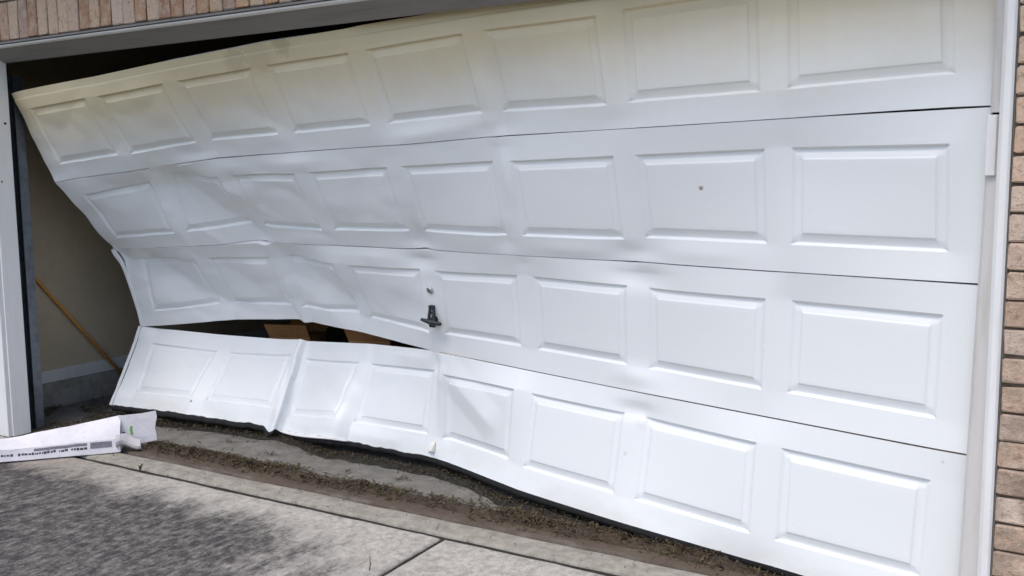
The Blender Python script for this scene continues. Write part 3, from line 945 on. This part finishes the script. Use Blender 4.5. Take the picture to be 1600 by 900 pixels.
# ------------------------------------------------------------------ garage shell
def struct(o): return tag(o, kind='structure')
struct(box('side_wall', (-.56, .0905, .165), (-.45, 6.9, 2.62), M['drywall'], None, 0))
struct(box('side_wall', (5.45, .0905, -.1), (5.56, 6.9, 2.62), M['drywall'], None, 0))
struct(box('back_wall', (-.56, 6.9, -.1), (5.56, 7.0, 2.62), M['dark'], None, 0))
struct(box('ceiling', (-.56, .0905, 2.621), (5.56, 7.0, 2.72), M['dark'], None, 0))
struct(box('stem_wall', (-.58, .0905, -.1), (-.432, 6.9, .1645), M['curb'], None, .006))
bb = box('baseboard', (-.4495, .095, .166), (-.436, 6.88, .246), M['baseboard'], None, .003)
tag(bb, 'white baseboard strip along the inner side wall, above the concrete curb', 'baseboard')
eave = empty('unseen_roof_eave', (2.4, -.3, 2.78), 'unseen shingled roof eave with white soffit over the garage front', 'roof eave')  # out of frame; added to shade the top of the door
box('soffit', (-3.4, -.52, 2.785), (8.2, .1, 2.81), M['soffit'], eave, 0)  # underside of the added, unseen eave
box('unseen_fascia', (-3.4, -.56, 2.76), (8.2, -.522, 2.95), M['trim'], eave, .003)
prism('unseen_roof_deck', [(-.62, 2.94), (-.62, 2.97), (3.5, 4.6), (7.2, 3.0), (7.2, 2.82), (3.5, 4.5)], 'x', -3.5, 8.3, M['shingle'], eave)

# ------------------------------------------------------------------ things inside
tr = empty('door_track', (-.05, .075, 0), 'galvanised steel vertical door track behind the white jamb', 'track')
prism('channel', [(-.075, .05), (-.072, .05), (-.072, .102), (-.034, .102), (-.034, .050), (-.026, .050), (-.026, .053), (-.031, .053), (-.031, .105), (-.075, .105)], 'z', .004, 2.02, M['galv'], tr)
for zz in (.12, .62, 1.15, 1.7):
    bm = bmesh.new(); bm_box(bm, (-.118, .1055, zz), (-.036, .1095, zz + .055), .001)
    br = link('bracket', from_bm('bracket', bm), M['galv'], tr)
    bm = bmesh.new(); tube(bm, [(-.053, .098, zz + .028), (-.053, .118, zz + .028)], .007, 8)
    link('bolt', from_bm('bolt', bm), M['galv'], br)
a = Vector((-.105, .085, .09)); b = Vector((-.098, .085, 2.05))
bm = bmesh.new(); tube(bm, [a, (a + b) / 2, b], .002, 6)
tag(link('lift_cable', from_bm('lift_cable', bm), M['galv']), 'thin steel lifting cable hanging straight behind the door track', 'cable')

pa, pb = at_x(48, 425, -.415), at_x(187, 580, -.40)
dr = (pb - pa).normalized()
lo_end = pb + dr * ((.012 - pb.z) / dr.z)
hi_end = pa - dr * .32
hi_end.x = -.437
bm = bmesh.new(); tube(bm, [hi_end, hi_end + (lo_end - hi_end) * .02, hi_end + (lo_end - hi_end) * .5, lo_end], [.008, .0098, .0098, .0098], 14)
tag(link('wooden_pole', from_bm('wooden_pole', bm, True), M['pole']), 'orange varnished wooden pole leaning along the beige garage wall', 'pole')

def carton_box(name, c, sx, sy, h, rz, label):
    e = empty(name, (c[0], c[1], 0), label, 'box')
    bm = bmesh.new(); bm_box(bm, (-sx / 2, -sy / 2, .0), (sx / 2, sy / 2, h), .004)
    mt = Matrix.Translation((c[0], c[1], .001)) @ Matrix.Rotation(rz, 4, 'Z')
    local(bm, mt); link('body', from_bm('body', bm), M['card'], e)
    for s, ang in ((1, .5), (-1, .9)):
        bm = bmesh.new()
        bm_box(bm, (-sx / 2, 0, 0), (sx / 2, sy * .45, .004))
        local(bm, mt @ Matrix.Translation((0, s * sy / 2, h - .002)) @ Matrix.Rotation(0 if s == 1 else math.pi, 4, 'Z') @ Matrix.Rotation(ang, 4, 'X'))
        link('flap', from_bm('flap', bm), M['card'], e)
    return e
q = at_z(455, 524, .46)
carton_box('cardboard_box', (q.x, q.y + .06), .27, .24, .46, .32, 'low brown cardboard box, seen through the split towards the loose end')
q = at_z(565, 529, .50)
carton_box('cardboard_box', (q.x + .06, q.y + .07), .26, .24, .50, .28, 'taller orange-brown cardboard box, seen through the narrow end of the split')

# ------------------------------------------------------------------ white carton lying in front of the left jamb
A = Vector((.42, -.442, 0)); D = Vector((.681, .732, 0)).normalized(); N = Vector((-.732, .681, 0))
def cp(s, n, z): return A + D * s + N * n + Vector((0, 0, z))
ct = empty('flattened_carton', (.6, -.2, 0), 'long flattened white carton with torn end flaps, dropped in front of the jamb', 'carton')
def sheet(name, rows, mat, parent, thick=.004, smooth=False):
    """grid of points given a thickness"""
    nr, ncs = len(rows), len(rows[0])
    vv = [p for r_ in rows for p in r_]
    ff = [(i * ncs + j, i * ncs + j + 1, (i + 1) * ncs + j + 1, (i + 1) * ncs + j) for i in range(nr - 1) for j in range(ncs - 1)]
    me = mesh_from(name, vv, ff, smooth)
    o = link(name, me, mat, parent)
    md = o.modifiers.new('thick', 'SOLIDIFY'); md.thickness = thick; md.offset = 0
    return o
def wob(p, k=.004): return p + Vector((noise.noise(p * 11), noise.noise(p * 11 + Vector((5, 0, 0))), noise.noise(p * 13 + Vector((0, 9, 0))))) * k
S0, S1 = -.55, .575
ns = 26
ss = [S0 + (S1 - S0) * i / ns for i in range(ns + 1)]
def zfront(s): return .058 + .012 * sstep(0, .55, s)
def ridge(s):                      # the lid rises towards the torn end
    t = sstep(.02, .62, s)
    return .10, .098 + .085 * ((max(0, s - .02) / .6) ** 1.05 if s > .02 else 0) * 1.0
sheet('front_side', [[wob(cp(s, -.001 + .004 * k, .003 + (zfront(s) - .003) * k / 3.0), .003) for s in ss] for k in range(4)], M['carton'], ct)
rows = []
for k in range(7):
    f = k / 6
    row = []
    for s in ss:
        nn, rz = ridge(s)
        row.append(wob(cp(s, .011 + (nn - .011) * f, zfront(s) + (rz - zfront(s)) * (f ** .8) + .012 * math.sin(math.pi * f) * noise.noise((s * 5, 3, 1))), .004))
    rows.append(row)
sheet('lid', rows, M['carton'], ct)
sheet('back_side', [[wob(cp(s, .10 + .012 * k / 3, ridge(s)[1] * (1 - k / 3) + .003 * k / 3), .003) for s in ss] for k in range(4)], M['carton'], ct)
sheet('base', [[cp(s, .0 + .11 * k / 3, .004) for s in ss] for k in range(4)], M['carton'], ct)
# end flap, standing past the torn edge
fr = []
for k in range(6):
    f = k / 5
    fr.append([wob(at_y(198 + (247 - 198) * g_ , (653 - 5 * g_) * (1 - f) + (690 + 1 * g_) * f, 0) if False else cp(.566 + .185 * g_ + .004 * math.sin(9 * f), .085 + .012 * g_ - .02 * f, .178 + .012 * g_ - (.150 + .01 * g_) * f), .006) for g_ in (0, .2, .4, .6, .8, 1)])
sheet('end_flap', fr, M['carton'], ct)
# crumpled tuck flap in front of it
fr = []
for k in range(6):
    f = k / 5
    fr.append([wob(cp(.555 + .125 * g_, .02 - .035 * math.sin(math.pi * f) + .012 * math.sin(5 * g_), .078 - .070 * f + .010 * math.sin(4 * g_ + 1)), .014) for g_ in (0, .17, .34, .5, .67, .84, 1)])
sheet('tuck_flap', fr, M['wad'], ct)
# print on the front side: worn, unreadable lines of small dark type, a grey band and a green mark
def print_patch(name, s0, s1, z0_, z1_, mat):
    n_ = max(2, int((s1 - s0) / .02) + 1)
    rr = []
    for z in (z0_, (z0_ + z1_) / 2, z1_):
        row = []
        for i in range(n_):
            s = s0 + (s1 - s0) * i / (n_ - 1)
            f = z * 3
            p_ = wob(cp(s, -.001 + .004 * f, .003 + (zfront(s) - .003) * f / 3.0), .003)
            row.append(p_ - N * .0026)
        rr.append(row)
    return sheet(name, rr, mat, ct, .0006)
rs = random.Random(5)
s = -.50
while s < .40:
    w_ = rs.uniform(.005, .016)
    if rs.random() < .86:
        print_patch('printed_mark', s, s + w_, .42 + rs.uniform(-.03, .03), .60 + rs.uniform(-.04, .05), M['ink'])
    s += w_ + rs.uniform(.002, .006)
print_patch('printed_band', .16, .415, .70, .93, M['inkgrey'])
print_patch('printed_band', .43, .535, .45, .93, M['inkgrey'])
def flap_point(g_, f):
    return wob(cp(.566 + .185 * g_ + .004 * math.sin(9 * f), .085 + .012 * g_ - .02 * f, .178 + .012 * g_ - (.150 + .01 * g_) * f), .006) - N * .0035
sheet('printed_mark', [[flap_point(g_, f) for g_ in (.30, .37)] for f in (.42, .55, .70)], M['green'], ct, .0006)
sheet('printed_mark', [[flap_point(g_, f) for g_ in (.10, .17)] for f in (.58, .66)], M['ink'], ct, .0006)

# ------------------------------------------------------------------ silt, leaf litter, weeds
def mound(name, x0, x1, cy, wid, hgt, seed, n=220):
    vv, ff = [], []
    m_ = 12
    for i in range(n + 1):
        x = x0 + (x1 - x0) * i / n
        c = cy(x) + .035 * noise.noise((x * 2.6, seed, 0))
        w_ = wid * (.75 + .9 * noise.noise((x * 3.7, seed, 5)) ** 2 + .3 * noise.noise((x * 17, seed, 2)))
        h = hgt * max(.12, .55 + 1.0 * noise.noise((x * 4.4, seed, 9)) + .4 * noise.noise((x * 21, seed, 4))) * sstep(0, .12, min(i, n - i) / n * 4)
        for k in range(m_ + 1):
            t = -1 + 2 * k / m_
            z = h * max(0, 1 - t * t) ** 1.0
            z += .008 * noise.noise((x * 30, t * 4, seed)) * (1 - abs(t))
            vv.append((x, c + t * w_, max(-.006, z) if abs(t) < .99 else -.006))
    for i in range(n):
        for k in range(m_):
            ff.append((i * (m_ + 1) + k, (i + 1) * (m_ + 1) + k, (i + 1) * (m_ + 1) + k + 1, i * (m_ + 1) + k + 1))
    return vv, ff

def door_foot(x):
    best = None
    for i in range(17):
        a, b = GV[3][3][i], GV[3][3][i + 1]
        if a.x <= x <= b.x: return a.y + (b.y - a.y) * (x - a.x) / (b.x - a.x)
    return .45 if x < 1 else .05
ridges = [
    (lambda x: .125 - .010 * max(0, x - 3), .060, .030, .80, 4.75, 3.1),
    (lambda x: max(door_foot(x) - .015, .15), .062, .016, .12, 4.6, 8.4),  # near-black soil ridge: the shade under the door put into its colour
]
for (cy, wid, hgt, x0, x1, sd), nm, mt_, lb in zip(ridges, ('silt_ridge', 'foot_shade_soil'), ('soil', 'joint'), ('brown silt heaped along the old door line on the concrete slab', 'near-black soil painting in the shade under the bottom edge of the door')):
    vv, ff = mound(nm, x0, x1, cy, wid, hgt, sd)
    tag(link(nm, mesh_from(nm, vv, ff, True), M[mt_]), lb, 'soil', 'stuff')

rs = random.Random(21)
lv, lf = [], []
def flake(x, y, z, s):
    o_ = len(lv)
    a = rs.uniform(0, 6.283); t = rs.uniform(-.9, .9); t2 = rs.uniform(-.7, .7)
    dx = Vector((math.cos(a), math.sin(a), t)).normalized()
    dy = Vector((-math.sin(a), math.cos(a), t2)).normalized()
    l = s * rs.uniform(.7, 1.9); w_ = s * rs.uniform(.18, .55)
    p = Vector((x, y, z + s * .25))
    up = Vector((0, 0, s * rs.uniform(-.2, .4)))
    lv.extend([p - dx * l, p - dy * w_ + up, p + dx * l, p + dy * w_ + up])
    lf.append((o_, o_ + 1, o_ + 2)); lf.append((o_, o_ + 2, o_ + 3))
def ridge_h(x, sd, hgt): return hgt * max(.12, .55 + 1.0 * noise.noise((x * 4.4, sd, 9)) + .4 * noise.noise((x * 21, sd, 4)))
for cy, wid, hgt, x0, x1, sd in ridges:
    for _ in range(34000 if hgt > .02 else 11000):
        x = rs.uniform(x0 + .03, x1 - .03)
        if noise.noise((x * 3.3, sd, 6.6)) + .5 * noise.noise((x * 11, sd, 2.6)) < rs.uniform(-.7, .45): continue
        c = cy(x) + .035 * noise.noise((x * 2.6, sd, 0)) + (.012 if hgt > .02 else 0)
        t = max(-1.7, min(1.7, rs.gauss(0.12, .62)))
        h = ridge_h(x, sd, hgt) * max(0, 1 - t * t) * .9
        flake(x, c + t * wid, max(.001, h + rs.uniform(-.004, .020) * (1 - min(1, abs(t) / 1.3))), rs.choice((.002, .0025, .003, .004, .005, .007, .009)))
for _ in range(700):                                   # whole curled leaves and bark bits
    x = rs.uniform(.95, 4.7)
    flake(x, .125 + rs.gauss(.02, .05), .006 + .016 * rs.random(), rs.choice((.009, .012, .016)))
for _ in range(1500):                                   # scattered over the sill and floor
    x = rs.uniform(.3, 4.8); y = rs.uniform(-.14, .62)
    flake(x, y, .001, rs.choice((.002, .003, .004, .006)))
for _ in range(260):                                   # clumps lying apart
    cx, cy_ = rs.choice(((1.55, .33), (1.18, .40), (1.75, .44), (2.95, .19), (3.35, .13), (2.4, .33)))
    flake(cx + rs.gauss(0, .035), cy_ + rs.gauss(0, .012), max(.001, .010 * rs.random()), rs.choice((.003, .005, .008)))
for _ in range(6500):                                  # blown into the corner behind the jamb
    x = rs.uniform(-.42, .55)
    y = .10 + abs(rs.gauss(0, .22)) + (.25 if rs.random() < .4 else 0)
    if noise.noise((x * 4, y * 4, 3)) < -.05: continue
    flake(x, y, max(.001, .022 * rs.random() * sstep(.5, -.3, x)), rs.choice((.003, .005, .007, .010)))
for i in range(500):                                   # fine rubbish caught in the driveway joint
    x = rs.uniform(-.2, 5.4)
    flake(x, JOINT_Y + rs.uniform(-.012, .012), -.008 + rs.uniform(-.004, .006), rs.choice((.002, .003, .004)))
for i in range(160):
    y = rs.uniform(-1.2, JOINT_Y)
    flake(JOINT_X + rs.uniform(-.008, .008), y, -.010 + rs.uniform(-.004, .004), rs.choice((.002, .003, .004)))
for i in range(260):                                   # specks on the driveway
    x = rs.uniform(.0, 4.2); y = rs.uniform(-1.3, -.2)
    flake(x, y, -.003 + .012 * (y - JOINT_Y), rs.choice((.0015, .002, .003)))
tag(link('leaf_litter', mesh_from('leaf_litter', lv, lf), M['litter']), 'dry brown leaf litter strewn along the door line', 'leaf litter', 'stuff')

q = at_z(577, 893, -.012)
bm = bmesh.new()
tube(bm, [q - Vector((0, 0, .004)), q + Vector((.004, .002, .030)), q + Vector((.002, .004, .064))], [.0022, .0018, .0009], 6)
tube(bm, [q + Vector((.003, .002, .022)), q + Vector((.012, .0, .036))], [.0014, .0006], 5)
tag(link('dry_weed', from_bm('dry_weed', bm), M['weed']), 'thin dry weed stem standing on the stained driveway slab', 'weed')
q = at_z(219, 733, 0.0)
bm = bmesh.new()
for k in range(7):
    a = rs.uniform(0, 6.28)
    tip = q + Vector((math.cos(a) * .018, math.sin(a) * .012, rs.uniform(.015, .032)))
    tube(bm, [q - Vector((0, 0, .01)), (q + tip) / 2 + Vector((0, 0, .008)), tip], [.003, .003, .0008], 5)
tag(link('weed_tuft', from_bm('weed_tuft', bm), M['weed']), 'small withered weed tuft growing in the joint beside the white carton', 'weed')
